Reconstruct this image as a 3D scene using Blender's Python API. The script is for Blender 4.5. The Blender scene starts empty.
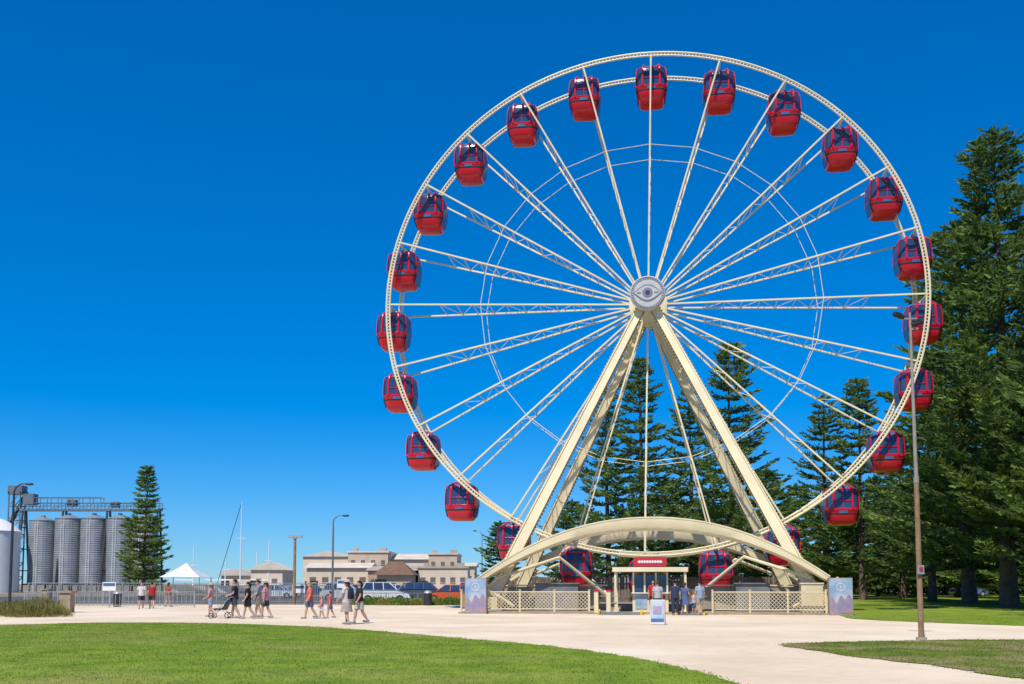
import bpy, bmesh, math, random
import numpy as np
from mathutils import Vector, Matrix
random.seed(7)
D=bpy.data
scene=bpy.context.scene
COL=scene.collection
rad=math.radians

# ------------------------------------------------------------------ materials
def mat(name,col,rough=.6,metal=0.0,var=0.0,scale=3.0,bump=0.0,bscale=None,col2=None,spec=None,coat=0.0,island=0.0,detail=6,contrast=(.35,.65),bdist=.02,transl=0.0):
    m=D.materials.new(name); m.use_nodes=True
    nt=m.node_tree; N=nt.nodes; L=nt.links
    b=N['Principled BSDF']
    b.inputs['Roughness'].default_value=rough
    b.inputs['Metallic'].default_value=metal
    if coat: b.inputs['Coat Weight'].default_value=coat
    if spec is not None: b.inputs['Specular IOR Level'].default_value=spec
    c=(*col,1)
    tc=N.new('ShaderNodeTexCoord')
    if col2 is None: col2=tuple(min(1,x*(1-var)) for x in col)
    no=N.new('ShaderNodeTexNoise'); no.inputs['Scale'].default_value=scale; no.inputs['Detail'].default_value=detail
    L.new(tc.outputs['Object'],no.inputs['Vector'])
    cr=N.new('ShaderNodeValToRGB')
    cr.color_ramp.elements[0].position=contrast[0]; cr.color_ramp.elements[1].position=contrast[1]
    cr.color_ramp.elements[0].color=(*col2,1); cr.color_ramp.elements[1].color=c
    L.new(no.outputs['Fac'],cr.inputs['Fac'])
    out=cr.outputs['Color']
    if island:
        g=N.new('ShaderNodeNewGeometry'); hs=N.new('ShaderNodeHueSaturation')
        mr=N.new('ShaderNodeMapRange'); mr.inputs['To Min'].default_value=1-island; mr.inputs['To Max'].default_value=1+island
        L.new(g.outputs['Random Per Island'],mr.inputs['Value']); L.new(mr.outputs['Result'],hs.inputs['Value'])
        L.new(out,hs.inputs['Color']); out=hs.outputs['Color']
    L.new(out,b.inputs['Base Color'])
    if bump:
        n2=N.new('ShaderNodeTexNoise'); n2.inputs['Scale'].default_value=bscale or scale*6; n2.inputs['Detail'].default_value=4
        L.new(tc.outputs['Object'],n2.inputs['Vector'])
        bu=N.new('ShaderNodeBump'); bu.inputs['Strength'].default_value=bump; bu.inputs['Distance'].default_value=bdist
        L.new(n2.outputs['Fac'],bu.inputs['Height']); L.new(bu.outputs['Normal'],b.inputs['Normal'])
    if transl:
        tr=N.new('ShaderNodeBsdfTranslucent'); mx=N.new('ShaderNodeMixShader'); mx.inputs[0].default_value=transl
        L.new(out,tr.inputs['Color']); L.new(b.outputs[0],mx.inputs[1]); L.new(tr.outputs[0],mx.inputs[2])
        L.new(mx.outputs[0],N['Material Output'].inputs['Surface'])
    return m

def two_scale(m,scale,colA,amount=.5,contrast=(.45,.6)):
    nt=m.node_tree;N=nt.nodes;L=nt.links
    b=N['Principled BSDF']; src=b.inputs['Base Color'].links[0].from_socket
    tc=N.new('ShaderNodeTexCoord'); no=N.new('ShaderNodeTexNoise'); no.inputs['Scale'].default_value=scale; no.inputs['Detail'].default_value=5
    L.new(tc.outputs['Object'],no.inputs['Vector'])
    mr=N.new('ShaderNodeMapRange'); mr.inputs['From Min'].default_value=contrast[0]; mr.inputs['From Max'].default_value=contrast[1]; mr.inputs['To Max'].default_value=amount
    L.new(no.outputs['Fac'],mr.inputs['Value'])
    mx=N.new('ShaderNodeMixRGB'); mx.inputs['Color2'].default_value=(*colA,1)
    L.new(mr.outputs['Result'],mx.inputs['Fac']); L.new(src,mx.inputs['Color1']); L.new(mx.outputs['Color'],b.inputs['Base Color'])

M={}
M['cream']=mat('cream_paint',(.80,.69,.44),.5,var=.12,scale=.8)
M['cream2']=mat('cream_panel',(.70,.59,.37),.55,var=.15,scale=1.5)
M['greige']=mat('beige_grey_panel',(.34,.29,.22),.65,var=.25,scale=1.2,bump=.2)
M['white']=mat('white_paint',(.78,.78,.76),.5,var=.08,scale=1)
M['red']=mat('gloss_red',(.62,.006,.028),.28,var=.12,scale=1,coat=.25,spec=.4)
M['redm']=mat('sign_red',(.5,.02,.03),.5,var=.1)
M['glass']=mat('tinted_glass',(.035,.075,.16),.12,var=.4,scale=1,coat=.3)
M['blue']=mat('blue_grey_shell',(.065,.14,.31),.32,var=.25,scale=1.5)
M['dark']=mat('dark_metal',(.03,.03,.035),.5,var=.3)
M['grey']=mat('galvanised_steel',(.42,.43,.43),.45,.4,var=.2,scale=4)
M['fence']=mat('dull_fence_steel',(.22,.22,.21),.6,.2,var=.3,scale=2)
M['bulb']=mat('bulb_housing',(.38,.31,.20),.4)
M['silver']=mat('silver_cover',(.56,.55,.51),.45,.1,var=.15,scale=2)
M['lilac']=mat('emblem_grey',(.20,.20,.30),.5,var=.2,scale=4)
M['navy']=mat('navy',(.02,.03,.10),.5)
M['screen']=mat('slatted_screen',(.21,.15,.10),.75,var=.35,scale=1.2,bump=.3)
M['yellow']=mat('safety_yellow',(.7,.45,.03),.5,var=.1)
M['steelgrey']=mat('silo_steel',(.34,.36,.38),.45,.3,var=.25,scale=.5)
M['gantry']=mat('gantry_steel',(.17,.20,.23),.55,.2,var=.3,scale=.5)
M['wood']=mat('weathered_timber_post',(.34,.21,.11),.8,var=.35,scale=3,bump=.4)
M['postg']=mat('weathered_grey_brown_post',(.36,.32,.27),.7,.1,var=.3,scale=2)
M['bark']=mat('bark',(.15,.10,.07),.9,var=.45,scale=3,bump=.6)
M['pine']=mat('pine_foliage',(.20,.29,.065),.65,col2=(.085,.150,.042),scale=.45,island=.45,contrast=(.38,.62),spec=.2,transl=.42)
M['pine2']=mat('lighter_pine_foliage',(.25,.34,.075),.65,col2=(.13,.20,.05),scale=.6,island=.35,spec=.2,transl=.42)
M['shrub']=mat('reedy_shrub_foliage',(.24,.25,.06),.7,col2=(.24,.18,.07),scale=1.2,island=.4,spec=.2,transl=.3)
M['asphalt']=mat('asphalt',(.09,.088,.085),.85,var=.3,scale=1,bump=.2)
M['stone']=mat('limestone_block',(.42,.33,.22),.85,var=.35,scale=2,bump=.5)
M['tyre']=mat('tyre_rubber',(.02,.02,.02),.8)
M['skin']=mat('skin',(.50,.30,.21),.55,var=.08,scale=6)
M['shoe']=mat('shoe',(.25,.24,.23),.6)
M['eye']=mat('eye_dark',(.02,.015,.012),.3)
M['lip']=mat('lips',(.35,.12,.10),.5)

M['grass']=mat('lawn_grass',(.21,.29,.025),.8,col2=(.13,.21,.02),scale=.9,spec=.1,bump=.3,bscale=40,bdist=.02)
two_scale(M['grass'],.22,(.30,.27,.08),.6,(.48,.66))
two_scale(M['grass'],2.2,(.13,.17,.03),.4,(.52,.62))
M['blade']=mat('grass_blades',(.26,.36,.032),.75,col2=(.16,.25,.022),scale=.9,island=.22,spec=.15,transl=.35)
two_scale(M['blade'],.22,(.36,.32,.10),.6,(.48,.66))
M['blade2']=mat('dry_grass_blades',(.20,.26,.035),.75,col2=(.11,.17,.02),scale=1.2,island=.25,spec=.15,transl=.3)
two_scale(M['blade2'],.5,(.32,.26,.12),.75,(.46,.6))
M['grassd']=mat('dry_lawn_grass',(.16,.20,.03),.85,col2=(.10,.14,.02),scale=1.2,spec=.1,bump=.3,bscale=40)
two_scale(M['grassd'],.5,(.30,.23,.12),.8,(.46,.6))
M['pave']=mat('limestone_gravel_paving',(.74,.60,.43),.9,col2=(.64,.51,.36),scale=.35,bump=.35,bscale=25,spec=.15,detail=10)
two_scale(M['pave'],3.0,(.58,.46,.32),.4,(.5,.62))
two_scale(M['pave'],45,(.46,.36,.26),.45,(.55,.66))
two_scale(M['pave'],.12,(.78,.67,.52),.6,(.48,.6))
M['ground']=mat('dry_ground',(.30,.24,.16),.9,col2=(.16,.14,.09),scale=.05,bump=.3,bscale=4,spec=.2)

# ------------------------------------------------------------------ mesh builder
class MB:
    def __init__(s): s.v=[]; s.f=[]; s.m=[]; s.cur=0
    def add(s,vs,fs):
        o=len(s.v); s.v+= [tuple(v) for v in vs]
        for f in fs: s.f.append(tuple(i+o for i in f)); s.m.append(s.cur)
        return s
    def box(s,c,sz,rot=None):
        x,y,z=[k/2 for k in sz]
        vs=[Vector(p) for p in((-x,-y,-z),(x,-y,-z),(x,y,-z),(-x,y,-z),(-x,-y,z),(x,-y,z),(x,y,z),(-x,y,z))]
        if rot is not None: vs=[rot@v for v in vs]
        vs=[v+Vector(c) for v in vs]
        return s.add(vs,[(0,3,2,1),(4,5,6,7),(0,1,5,4),(1,2,6,5),(2,3,7,6),(3,0,4,7)])
    def beam(s,p0,p1,w,h=None,w1=None,h1=None,up=(0,1,0)):
        h=w if h is None else h; w1=w if w1 is None else w1; h1=h if h1 is None else h1
        p0=Vector(p0);p1=Vector(p1); d=(p1-p0).normalized(); u=Vector(up)
        if abs(d.dot(u))>.97: u=Vector((1,0,0))
        a=d.cross(u).normalized(); b=a.cross(d).normalized()
        vs=[]
        for p,ww,hh in((p0,w,h),(p1,w1,h1)):
            for i,j in((-1,-1),(1,-1),(1,1),(-1,1)): vs.append(p+a*(i*ww/2)+b*(j*hh/2))
        return s.add(vs,[(0,1,2,3),(7,6,5,4),(0,4,5,1),(1,5,6,2),(2,6,7,3),(3,7,4,0)])
    def tube(s,pts,rs,n=8,closed=False,round_ends=False):
        pts=[Vector(p) for p in pts]
        if not hasattr(rs,'__len__'): rs=[rs]*len(pts)
        rs=list(rs)
        if round_ends:
            a=(pts[0]-pts[1]).normalized(); b=(pts[-1]-pts[-2]).normalized()
            pre=[(pts[0]+a*rs[0]*.9,rs[0]*.35),(pts[0]+a*rs[0]*.6,rs[0]*.8)]
            post=[(pts[-1]+b*rs[-1]*.6,rs[-1]*.8),(pts[-1]+b*rs[-1]*.9,rs[-1]*.35)]
            pts=[p for p,_ in pre]+pts+[p for p,_ in post]; rs=[r for _,r in pre]+rs+[r for _,r in post]
        k=len(pts); vs=[]; prev=None
        for i,p in enumerate(pts):
            if closed: d=(pts[(i+1)%k]-pts[i-1])
            else: d=pts[min(i+1,k-1)]-pts[max(i-1,0)]
            d.normalize()
            if prev is None:
                u=Vector((0,1,0)) if abs(d.y)<.9 else Vector((1,0,0))
                a=d.cross(u).normalized()
            else:
                a=(prev-d*prev.dot(d)).normalized()
            prev=a; b=d.cross(a)
            for j in range(n):
                t=2*math.pi*j/n
                vs.append(p+(a*math.cos(t)+b*math.sin(t))*rs[i])
        fs=[]
        for i in range(k if closed else k-1):
            i2=(i+1)%k
            for j in range(n):
                j2=(j+1)%n
                fs.append((i*n+j,i*n+j2,i2*n+j2,i2*n+j))
        if not closed:
            fs.append(tuple(reversed(range(n)))); fs.append(tuple((k-1)*n+j for j in range(n)))
        return s.add(vs,fs)
    def stack(s,secs,n=20,e=2.0,cap=True):
        vs=[]
        for cx,cy,z,rx,ry in secs:
            for j in range(n):
                t=2*math.pi*j/n; c=math.cos(t); q=math.sin(t)
                vs.append((cx+rx*math.copysign(abs(c)**(2/e),c),cy+ry*math.copysign(abs(q)**(2/e),q),z))
        fs=[]
        for i in range(len(secs)-1):
            for j in range(n):
                j2=(j+1)%n; fs.append((i*n+j,i*n+j2,(i+1)*n+j2,(i+1)*n+j))
        if cap:
            fs.append(tuple(reversed(range(n)))); fs.append(tuple((len(secs)-1)*n+j for j in range(n)))
        return s.add(vs,fs)
    def ell(s,c,r,n=12,m=8):
        secs=[]
        for i in range(m+1):
            t=-1+2*i/m; a=t*math.pi/2*.985
            secs.append((c[0],c[1],c[2]+r[2]*math.sin(a),r[0]*math.cos(a),r[1]*math.cos(a)))
        return s.stack(secs,n)
    def prism(s,poly,y0,y1,axis='y'):
        n=len(poly)
        if axis=='y': vs=[(x,y0,z) for x,z in poly]+[(x,y1,z) for x,z in poly]
        else: vs=[(y0,x,z) for x,z in poly]+[(y1,x,z) for x,z in poly]
        fs=[tuple(range(n)),tuple(reversed(range(n,2*n)))]+[(i,i+n,(i+1)%n+n,(i+1)%n) for i in range(n)]
        return s.add(vs,fs)
    def disc(s,c,r,depth,n=32,axis='y'):
        c=Vector(c)
        a={'y':Vector((0,1,0)),'z':Vector((0,0,1)),'x':Vector((1,0,0))}[axis]
        return s.tube([c-a*depth/2,c+a*depth/2],r,n)
    def mesh(s,name,mats,smooth=False,fixn=True):
        me=D.meshes.new(name); me.from_pydata(s.v,[],s.f)
        if not isinstance(mats,(list,tuple)): mats=[mats]
        for m in mats: me.materials.append(m)
        if len(mats)>1: me.polygons.foreach_set('material_index',s.m)
        if fixn:
            bm=bmesh.new(); bm.from_mesh(me); bmesh.ops.recalc_face_normals(bm,faces=bm.faces); bm.to_mesh(me); bm.free()
        if smooth:
            me.polygons.foreach_set('use_smooth',[True]*len(me.polygons))
            try: me.set_sharp_from_angle(angle=rad(40))
            except Exception: pass
        me.update()
        return me
    def obj(s,name,mats,parent=None,smooth=False,loc=(0,0,0),rz=0):
        return mkobj(name,s.mesh(name,mats,smooth),parent,loc,rz)
    def split(s,name,mats,parent=None,smooth=False):
        par=list(range(len(s.v)))
        def find(i):
            while par[i]!=i: par[i]=par[par[i]]; i=par[i]
            return i
        for f in s.f:
            r=find(f[0])
            for i in f[1:]: par[find(i)]=r
        groups={}
        for f in s.f: groups.setdefault(find(f[0]),[]).append(f)
        out=[]
        for fs in groups.values():
            ids=sorted({i for f in fs for i in f}); mp={i:k for k,i in enumerate(ids)}
            c=sum((Vector(s.v[i]) for i in ids),Vector())/len(ids)
            b=MB(); b.add([Vector(s.v[i])-c for i in ids],[tuple(mp[i] for i in f) for f in fs])
            out.append(b.obj(name,mats,parent,smooth,loc=c))
        return out

def mkobj(name,me,parent=None,loc=(0,0,0),rz=0,scale=None):
    o=D.objects.new(name,me); COL.objects.link(o)
    o.location=loc; o.rotation_euler=(0,0,rz)
    if scale: o.scale=scale
    if parent: o.parent=parent
    return o
def top(name,label,cat,loc=(0,0,0),rz=0,group=None,scale=None):
    o=mkobj(name,None,None,loc,rz,scale); o.empty_display_size=.5
    o['label']=label; o['category']=cat
    if group: o['group']=group
    return o
def dup(o,parent=None,loc=None):
    n=o.copy(); COL.objects.link(n)
    if parent is not None: n.parent=parent
    if loc is not None: n.location=loc
    for c in [x for x in KIDS.get(o,[])]:
        dup(c,parent=n)
    return n
KIDS={}
def snapshot():
    KIDS.clear()
    for o in D.objects:
        if o.parent: KIDS.setdefault(o.parent,[]).append(o)
def sheet(name,poly,z,m):
    me=D.meshes.new(name); bm=bmesh.new()
    f=bm.faces.new([bm.verts.new((x,y,z)) for x,y in poly])
    bm.normal_update()
    bmesh.ops.triangulate(bm,faces=bm.faces); 
    bmesh.ops.recalc_face_normals(bm,faces=bm.faces)
    bm.to_mesh(me); bm.free()
    if me.polygons[0].normal.z<0: me.flip_normals()
    me.materials.append(m)
    o=mkobj(name,me); o['kind']='structure'; return o

# ------------------------------------------------------------------ camera, light, sky
cam=D.cameras.new('camera'); co=mkobj('camera',cam,None,(0,0,1.6))
co.rotation_euler=(rad(90+4.57),0,0)
cam.sensor_width=36; cam.lens=35.16; cam.shift_y=.158; cam.clip_end=6000; cam.clip_start=.1
scene.camera=co
sel=rad(57); saz=math.atan2(-.38,-.90)
sp=Vector((math.sin(saz)*math.cos(sel),math.cos(saz)*math.cos(sel),math.sin(sel)))
sl=D.lights.new('sun','SUN'); sl.energy=5.0; sl.angle=rad(.5); sl.color=(1,.94,.84)
so=mkobj('sun',sl,None,(0,0,60)); so.rotation_euler=(-sp).to_track_quat('-Z','Y').to_euler()
w=D.worlds.new('World'); scene.world=w; w.use_nodes=True
nt=w.node_tree; bg=nt.nodes['Background']
sky=nt.nodes.new('ShaderNodeTexSky'); sky.sky_type='NISHITA'; sky.sun_disc=False
sky.sun_elevation=sel; sky.sun_rotation=saz; sky.ozone_density=1.8; sky.air_density=1.0; sky.dust_density=0.0; sky.altitude=0
mu=nt.nodes.new('ShaderNodeMixRGB'); mu.blend_type='MULTIPLY'; mu.inputs['Fac'].default_value=1; mu.inputs['Color2'].default_value=(.41,.76,1.36,1)
ga=nt.nodes.new('ShaderNodeGamma'); ga.inputs['Gamma'].default_value=.80
hs=nt.nodes.new('ShaderNodeHueSaturation'); hs.inputs['Saturation'].default_value=1.26; hs.inputs['Value'].default_value=1.0
nt.links.new(sky.outputs[0],mu.inputs['Color1']); nt.links.new(mu.outputs[0],ga.inputs['Color']); nt.links.new(ga.outputs[0],hs.inputs['Color']); nt.links.new(hs.outputs[0],bg.inputs[0])
bg.inputs[1].default_value=.147
scene.view_settings.view_transform='Standard'; scene.view_settings.look='None'; scene.view_settings.exposure=0

# ------------------------------------------------------------------ ground
sheet('ground',[(-3000,-300),(3000,-300),(3000,4000),(-3000,4000)],0,M['ground'])
sheet('paving',[(-90,-8),(90,-8),(90,66),(40,74),(-90,80)],.004,M['pave'])
sheet('road',[(-200,84),(8,84),(8,125),(-200,125)],.004,M['asphalt'])
lawnA=[(-60,36),(-30,37.6),(-20.5,38.6),(-17,41),(-12.6,40.6),(-8.2,38),(-5.9,35.6),(-3.9,33),(-1.6,29.6),(.2,27),(1.5,24.6),(2.5,22),(3.15,19.4),(3.65,16),(3.9,12),(4.0,-6),(-60,-6)]
lawnB=[(7.0,26.3),(8.2,27.2),(10.0,27.9),(13,28.6),(16,28.4),(22,27.2),(40,26),(40,9),(14,12),(9.0,16.6),(8.3,19.5),(7.4,23)]
lawnC=[(15.6,45.8),(16.6,42.6),(18.6,39.2),(21,36.5),(25,34),(40,31),(120,25),(120,150),(19,150),(18,70),(16.6,52)]
def smooth_poly(p,k=6,wob=.0):
    out=[];n=len(p)
    for i in range(n):
        p0,p1,p2,p3=[Vector(p[(i+j-1)%n]) for j in range(4)]
        far=(p2-p1).length>12
        for q in range(k if not far else 1):
            t=q/k
            if far: v=p1
            else: v=.5*((2*p1)+(p2-p0)*t+(2*p0-5*p1+4*p2-p3)*t*t+(3*p1-p0-3*p2+p3)*t**3)
            out.append((v.x+random.uniform(-wob,wob),v.y+random.uniform(-wob,wob)))
    return out
LA=smooth_poly(lawnA,10,.09); LB=smooth_poly(lawnB,10,.12); LC=smooth_poly(lawnC,8,.1)
sheet('lawn',LA,.02,M['grass']); sheet('lawn',LB,.02,M['grassd']); sheet('lawn',LC,.016,M['grass'])

def inpoly(P,X,Y):
    ins=np.zeros(len(X),bool); n=len(P)
    for i in range(n):
        x1,y1=P[i];x2,y2=P[(i+1)%n]
        if y1==y2: continue
        c=((y1>Y)!=(y2>Y))&(X<(x2-x1)*(Y-y1)/(y2-y1)+x1)
        ins^=c
    return ins
def npmesh(name,V,k,m):
    nf=len(V)//k; me=D.meshes.new(name)
    me.vertices.add(len(V)); me.vertices.foreach_set('co',V.astype(np.float32).ravel())
    me.loops.add(len(V)); me.loops.foreach_set('vertex_index',np.arange(len(V),dtype=np.int32))
    me.polygons.add(nf); me.polygons.foreach_set('loop_start',np.arange(0,len(V),k,dtype=np.int32))
    me.materials.append(m); me.update(calc_edges=True); me.validate()
    return me
rng=np.random.default_rng(3)
def blades(P,n,ymin,ymax):
    Y=np.sqrt(rng.uniform(ymin**2*1.0,ymax**2,n)); 
    X=rng.uniform(-.56,.56,n)*Y
    k=inpoly(P,X+rng.normal(0,.10,n),Y+rng.normal(0,.16,n)); X=X[k];Y=Y[k]; n=len(X)
    a=rng.uniform(0,np.pi,n); wv=rng.uniform(.007,.015,n); h=rng.uniform(.006,.034,n)
    dx=np.cos(a)*wv; dy=np.sin(a)*wv; lx=rng.normal(0,.025,n); ly=rng.normal(0,.025,n)
    V=np.zeros((n,3,3)); V[:,0]=np.stack([X-dx,Y-dy,np.full(n,.005)],1); V[:,1]=np.stack([X+dx,Y+dy,np.full(n,.005)],1); V[:,2]=np.stack([X+lx,Y+ly,.02+h],1)
    return V.reshape(-1,3)
go=mkobj('grass',npmesh('grass',blades(LA,330000,13.5,41.5),3,M['blade'])); go['kind']='stuff'
go=mkobj('grass',npmesh('grass',blades(LB,160000,13.5,29),3,M['blade2'])); go['kind']='stuff'
go=mkobj('grass',npmesh('grass',blades(LC,90000,30,50),3,M['blade'])); go['kind']='stuff'

# ------------------------------------------------------------------ foliage
def ribbons(P,Dr,Ln,Wd,taper=.25):
    n=len(P); r=rng.normal(size=(n,3)); wv=np.cross(Dr,r); wv/=np.linalg.norm(wv,axis=1)[:,None]+1e-6
    E=P+Dr*Ln[:,None]; V=np.zeros((n,4,3))
    V[:,0]=P-wv*Wd[:,None]*.5; V[:,1]=P+wv*Wd[:,None]*.5; V[:,2]=E+wv*Wd[:,None]*.5*taper; V[:,3]=E-wv*Wd[:,None]*.5*taper
    return V.reshape(-1,3)
def pine_meshes(tag,h,R,z0,seed,sp=.62,nb=6,m=4,step=.30,w=.17,fol=None,shape=.75,soft=.24):
    global rng
    rng=np.random.default_rng(seed); rs=random.Random(seed)
    Ps=[];Ds=[];Ls=[];Ws=[]; tb=MB()
    pts=[];rr=[]
    for i in range(9):
        t=i/8; pts.append((.12*math.sin(t*5+seed),.12*math.cos(t*4+seed)-.12,t*h*.985)); rr.append(max(.03,h*.0145*(1-t)**.9+.02)*(1.35 if i==0 else 1))
    tb.tube(pts,rr,10)
    z=z0
    while z<h-.25:
        t=(z-z0)/(h-z0)
        tier=rs.uniform(.78,1.14)
        prof=((1-t)**shape)*(.86+.14*math.sin(9*t+seed))*min(1,.75+t*2.5)*tier
        up0=rs.uniform(.28,.46)
        for b in range(nb):
            az=2*math.pi*(b+rs.random()*.8)/nb+z*1.7
            L=R*prof*rs.uniform(.60,1.18)+.3
            if rs.random()<.10: L*=.5
            zz=z+rs.uniform(-.10,.10)
            dirx,diry=math.cos(az),math.sin(az)
            dr=rs.uniform(.04,.16)*(1.4-t); up=up0+rs.uniform(-.05,.05)
            if L>1.0: tb.tube([(0,0,zz),(dirx*L*.5,diry*L*.5,zz+L*(-dr*.5+up*.25)),(dirx*L*.93,diry*L*.93,zz+L*(-dr*.93+up*.86))],[.035+.012*L,.02+.006*L,.012],4)
            ns=max(3,int(L/step))
            s=(np.arange(ns)+rng.random(ns))/ns; s=.16+.84*s
            for side in(-1,1):
                ll=.20*L*(1-s)**.8+.38+rng.random(ns)*.2
                base=np.stack([dirx*s*L,diry*s*L,zz+L*(-dr*s+up*s*s)],1)
                ang=az+side*rng.uniform(.45,1.0,ns)
                ld=np.stack([np.cos(ang),np.sin(ang),rng.uniform(-.05,.28,ns)],1)
                for q in range(m):
                    f=(q+rng.random(ns)*.6)/m
                    P=base+ld*(ll*f)[:,None]
                    dd=ld+rng.normal(0,soft,(ns,3)); dd[:,2]+=.14+.22*f; dd/=np.linalg.norm(dd,axis=1)[:,None]
                    Ps.append(P);Ds.append(dd);Ls.append(rng.uniform(.26,.50,ns));Ws.append(rng.uniform(.6,1.3,ns)*w)
        z+=sp*rs.uniform(.7,1.3)*(1 if t<.75 else .7)
    n=40; zz=rng.uniform(h-1.2,h,n); P=np.stack([rng.normal(0,.05,n),rng.normal(0,.05,n),zz],1)
    dd=rng.normal(0,.5,(n,3)); dd[:,2]+=.8; dd/=np.linalg.norm(dd,axis=1)[:,None]
    Ps.append(P);Ds.append(dd);Ls.append(rng.uniform(.2,.4,n));Ws.append(np.full(n,w))
    V=ribbons(np.concatenate(Ps),np.concatenate(Ds),np.concatenate(Ls),np.concatenate(Ws))
    return tb.mesh('trunk_'+tag,M['bark'],True,False), npmesh('crown_'+tag,V,4,fol or M['pine'])
kinds={
 'big':(pine_meshes('big',32,10.0,3.2,11,sp=.98,nb=7,m=5,step=.25,w=.21,shape=.72),32,8.2),
 'big2':(pine_meshes('big2',30,9.6,2.8,12,sp=.96,nb=7,m=5,step=.25,w=.21,shape=.72),30,7.6),
 'mid':(pine_meshes('mid',24,7.4,3.0,13,sp=.94,nb=6,m=4,step=.26,w=.19,shape=.8),24,5.6),
 'mid2':(pine_meshes('mid2',24,6.9,2.6,14,sp=1.0,nb=6,m=4,step=.26,w=.19,shape=.8),24,5.2),
 'low':(pine_meshes('low',14,5.0,1.2,15,sp=.60,nb=6,m=4,w=.22,shape=.65),14,4.2),
 'lone':(pine_meshes('lone',16.5,4.1,1.4,16,sp=.64,nb=7,m=4,w=.18,fol=M['pine2'],shape=.88,step=.25),16.5,3.7),
}
def pine(kind,b,Y,h,label,rz=0,rscale=1.0,group='tall pines beside the park lawn'):
    (tm,cm),H,R=kinds[kind]; s=h/H
    t=top('pine_tree',label,'tree',(b*Y,Y,0),rz,group)
    mkobj('trunk',tm,t,scale=(s,s,s)); mkobj('crown',cm,t,scale=(s*rscale,s*rscale,s))
    return t
Lbig='towering dark green pine with layered upswept branches on the lawn'
Lmid='slender conical pine standing behind the observation wheel'
pine('big',.496,67,33.0,Lbig,0)
pine('mid',.618,45,23,Lbig,1.0,1.0)  # extra pine at the right edge, added to cast shade on the lawn
pine('big2',.570,58,25,Lbig,1.0)
pine('big2',.455,80,31.2,Lbig,2.0)
pine('mid',.418,92,23.0,Lbig,.5,1.05)
pine('big',.57,85,35,Lbig,3.0)
pine('big2',.66,70,32,Lbig,4.2)
pine('big2',.74,52,30,Lbig,5.0)  # pine outside the view, added for shade on the right lawn
pine('mid2',.388,108,20.0,Lmid,1.2)
pine('mid',.350,100,22.3,Lmid,3)
pine('mid2',.315,104,21.6,Lmid,4)
pine('mid',.222,100,26.0,Lmid,5)
pine('mid2',.178,108,23.0,Lmid,2)
pine('mid',.128,100,24.4,Lmid,1)
pine('mid2',.095,106,22.6,Lmid,.3)
lowlab='shorter bushy pine filling the gap between taller pines'
for i,(b,Y,h) in enumerate([(.060,112,11),(-.012,118,9.0),(.155,118,14),(.205,122,13),(.255,116,15),(.285,124,14),(.335,120,14),(.365,126,14),(.405,122,15),(.445,118,16),(.49,110,17),(.53,106,17),(.57,100,16),(.39,134,13),(.425,136,13),(.465,132,13),(.51,130,13)]):
    pine('low',b,Y,h,lowlab,i*1.3,1.15)
pine('lone',-.367,130,16.8,'lone bright green conical pine beside the car park',.7,1.0,'lone pine')
rng=np.random.default_rng(21)
n=42000
X=rng.uniform(40,110,n); Yv=rng.uniform(142,150,n); Z=rng.uniform(0,1,n)**.8*(5.2+1.4*np.sin(X*.35)+.9*np.sin(X*.9+1))
dd=rng.normal(0,1,(n,3)); dd[:,2]+=.5; dd/=np.linalg.norm(dd,axis=1)[:,None]
V=ribbons(np.stack([X,Yv,Z],1),dd,rng.uniform(.4,.9,n),rng.uniform(.2,.4,n))
M['under']=mat('shade_dark_foliage',(.05,.08,.025),.7,col2=(.02,.035,.015),scale=.4,island=.4,spec=.15)  # leaf colour darkened to stand for the shade beneath the pines
o=mkobj('shade_fill_foliage',npmesh('shade_fill_foliage',V,4,M['under'])); o['kind']='stuff'  # foliage mass added as the dark background under the right pines

def shrub_mesh(tag,r,h,seed,n=900,m=None,wl_=(.04,.10),up=.5):
    global rng
    rng=np.random.default_rng(seed)
    u=rng.normal(size=(n,3)); u/=np.linalg.norm(u,axis=1)[:,None]; u[:,2]=abs(u[:,2])
    q=rng.uniform(.35,1,n)**.5*(1+.25*np.sin(u[:,0]*5+seed)*np.cos(u[:,1]*4))
    P=u*q[:,None]*np.array([r,r,h]); dd=u+rng.normal(0,.6,(n,3)); dd[:,2]+=up; dd/=np.linalg.norm(dd,axis=1)[:,None]
    V=ribbons(P,dd,rng.uniform(.1,.28,n),rng.uniform(*wl_,n))
    return npmesh('shrub_'+tag,V,4,m or M['shrub'])
S1=shrub_mesh('a',.9,.55,1,900,None,(.02,.05),1.6); S2=shrub_mesh('b',1.1,.45,2,900,None,(.02,.05),1.6)
M['hedge']=mat('green_hedge',(.24,.33,.06),.7,col2=(.14,.22,.05),scale=1.2,island=.35,spec=.2,transl=.35)
M['hedge2']=mat('yellowish_hedge',(.38,.34,.09),.7,col2=(.24,.24,.06),scale=1.2,island=.35,spec=.2,transl=.35)
S3=shrub_mesh('c',.9,.75,5,m=M['hedge']); S4=shrub_mesh('d',.8,.6,6,m=M['hedge2'])
for i in range(20):
    Y=random.uniform(48,60); X=-.515*Y+random.uniform(-1.5,3.0)
    o=mkobj('shrub',random.choice([S1,S2]),None,(X,Y,0),random.random()*6,(1,1,random.uniform(.8,1.3)))
    o['label']='low yellowish green reedy shrub in a garden bed by the path';o['category']='shrub';o['group']='shrubs in the garden bed'
for i in range(22):
    X=-11.6+i*.44; yel=(i*7)%5 in(0,3)
    o=mkobj('shrub',S4 if yel else S3,None,(X,76+random.uniform(-1.2,.8),0),random.random()*6,(1,1,random.uniform(.55,.8)))
    o['label']=('low yellowish shrub' if yel else 'low green shrub')+' along the edge of the paving';o['category']='shrub';o['group']='shrubs along the paving'

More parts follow.
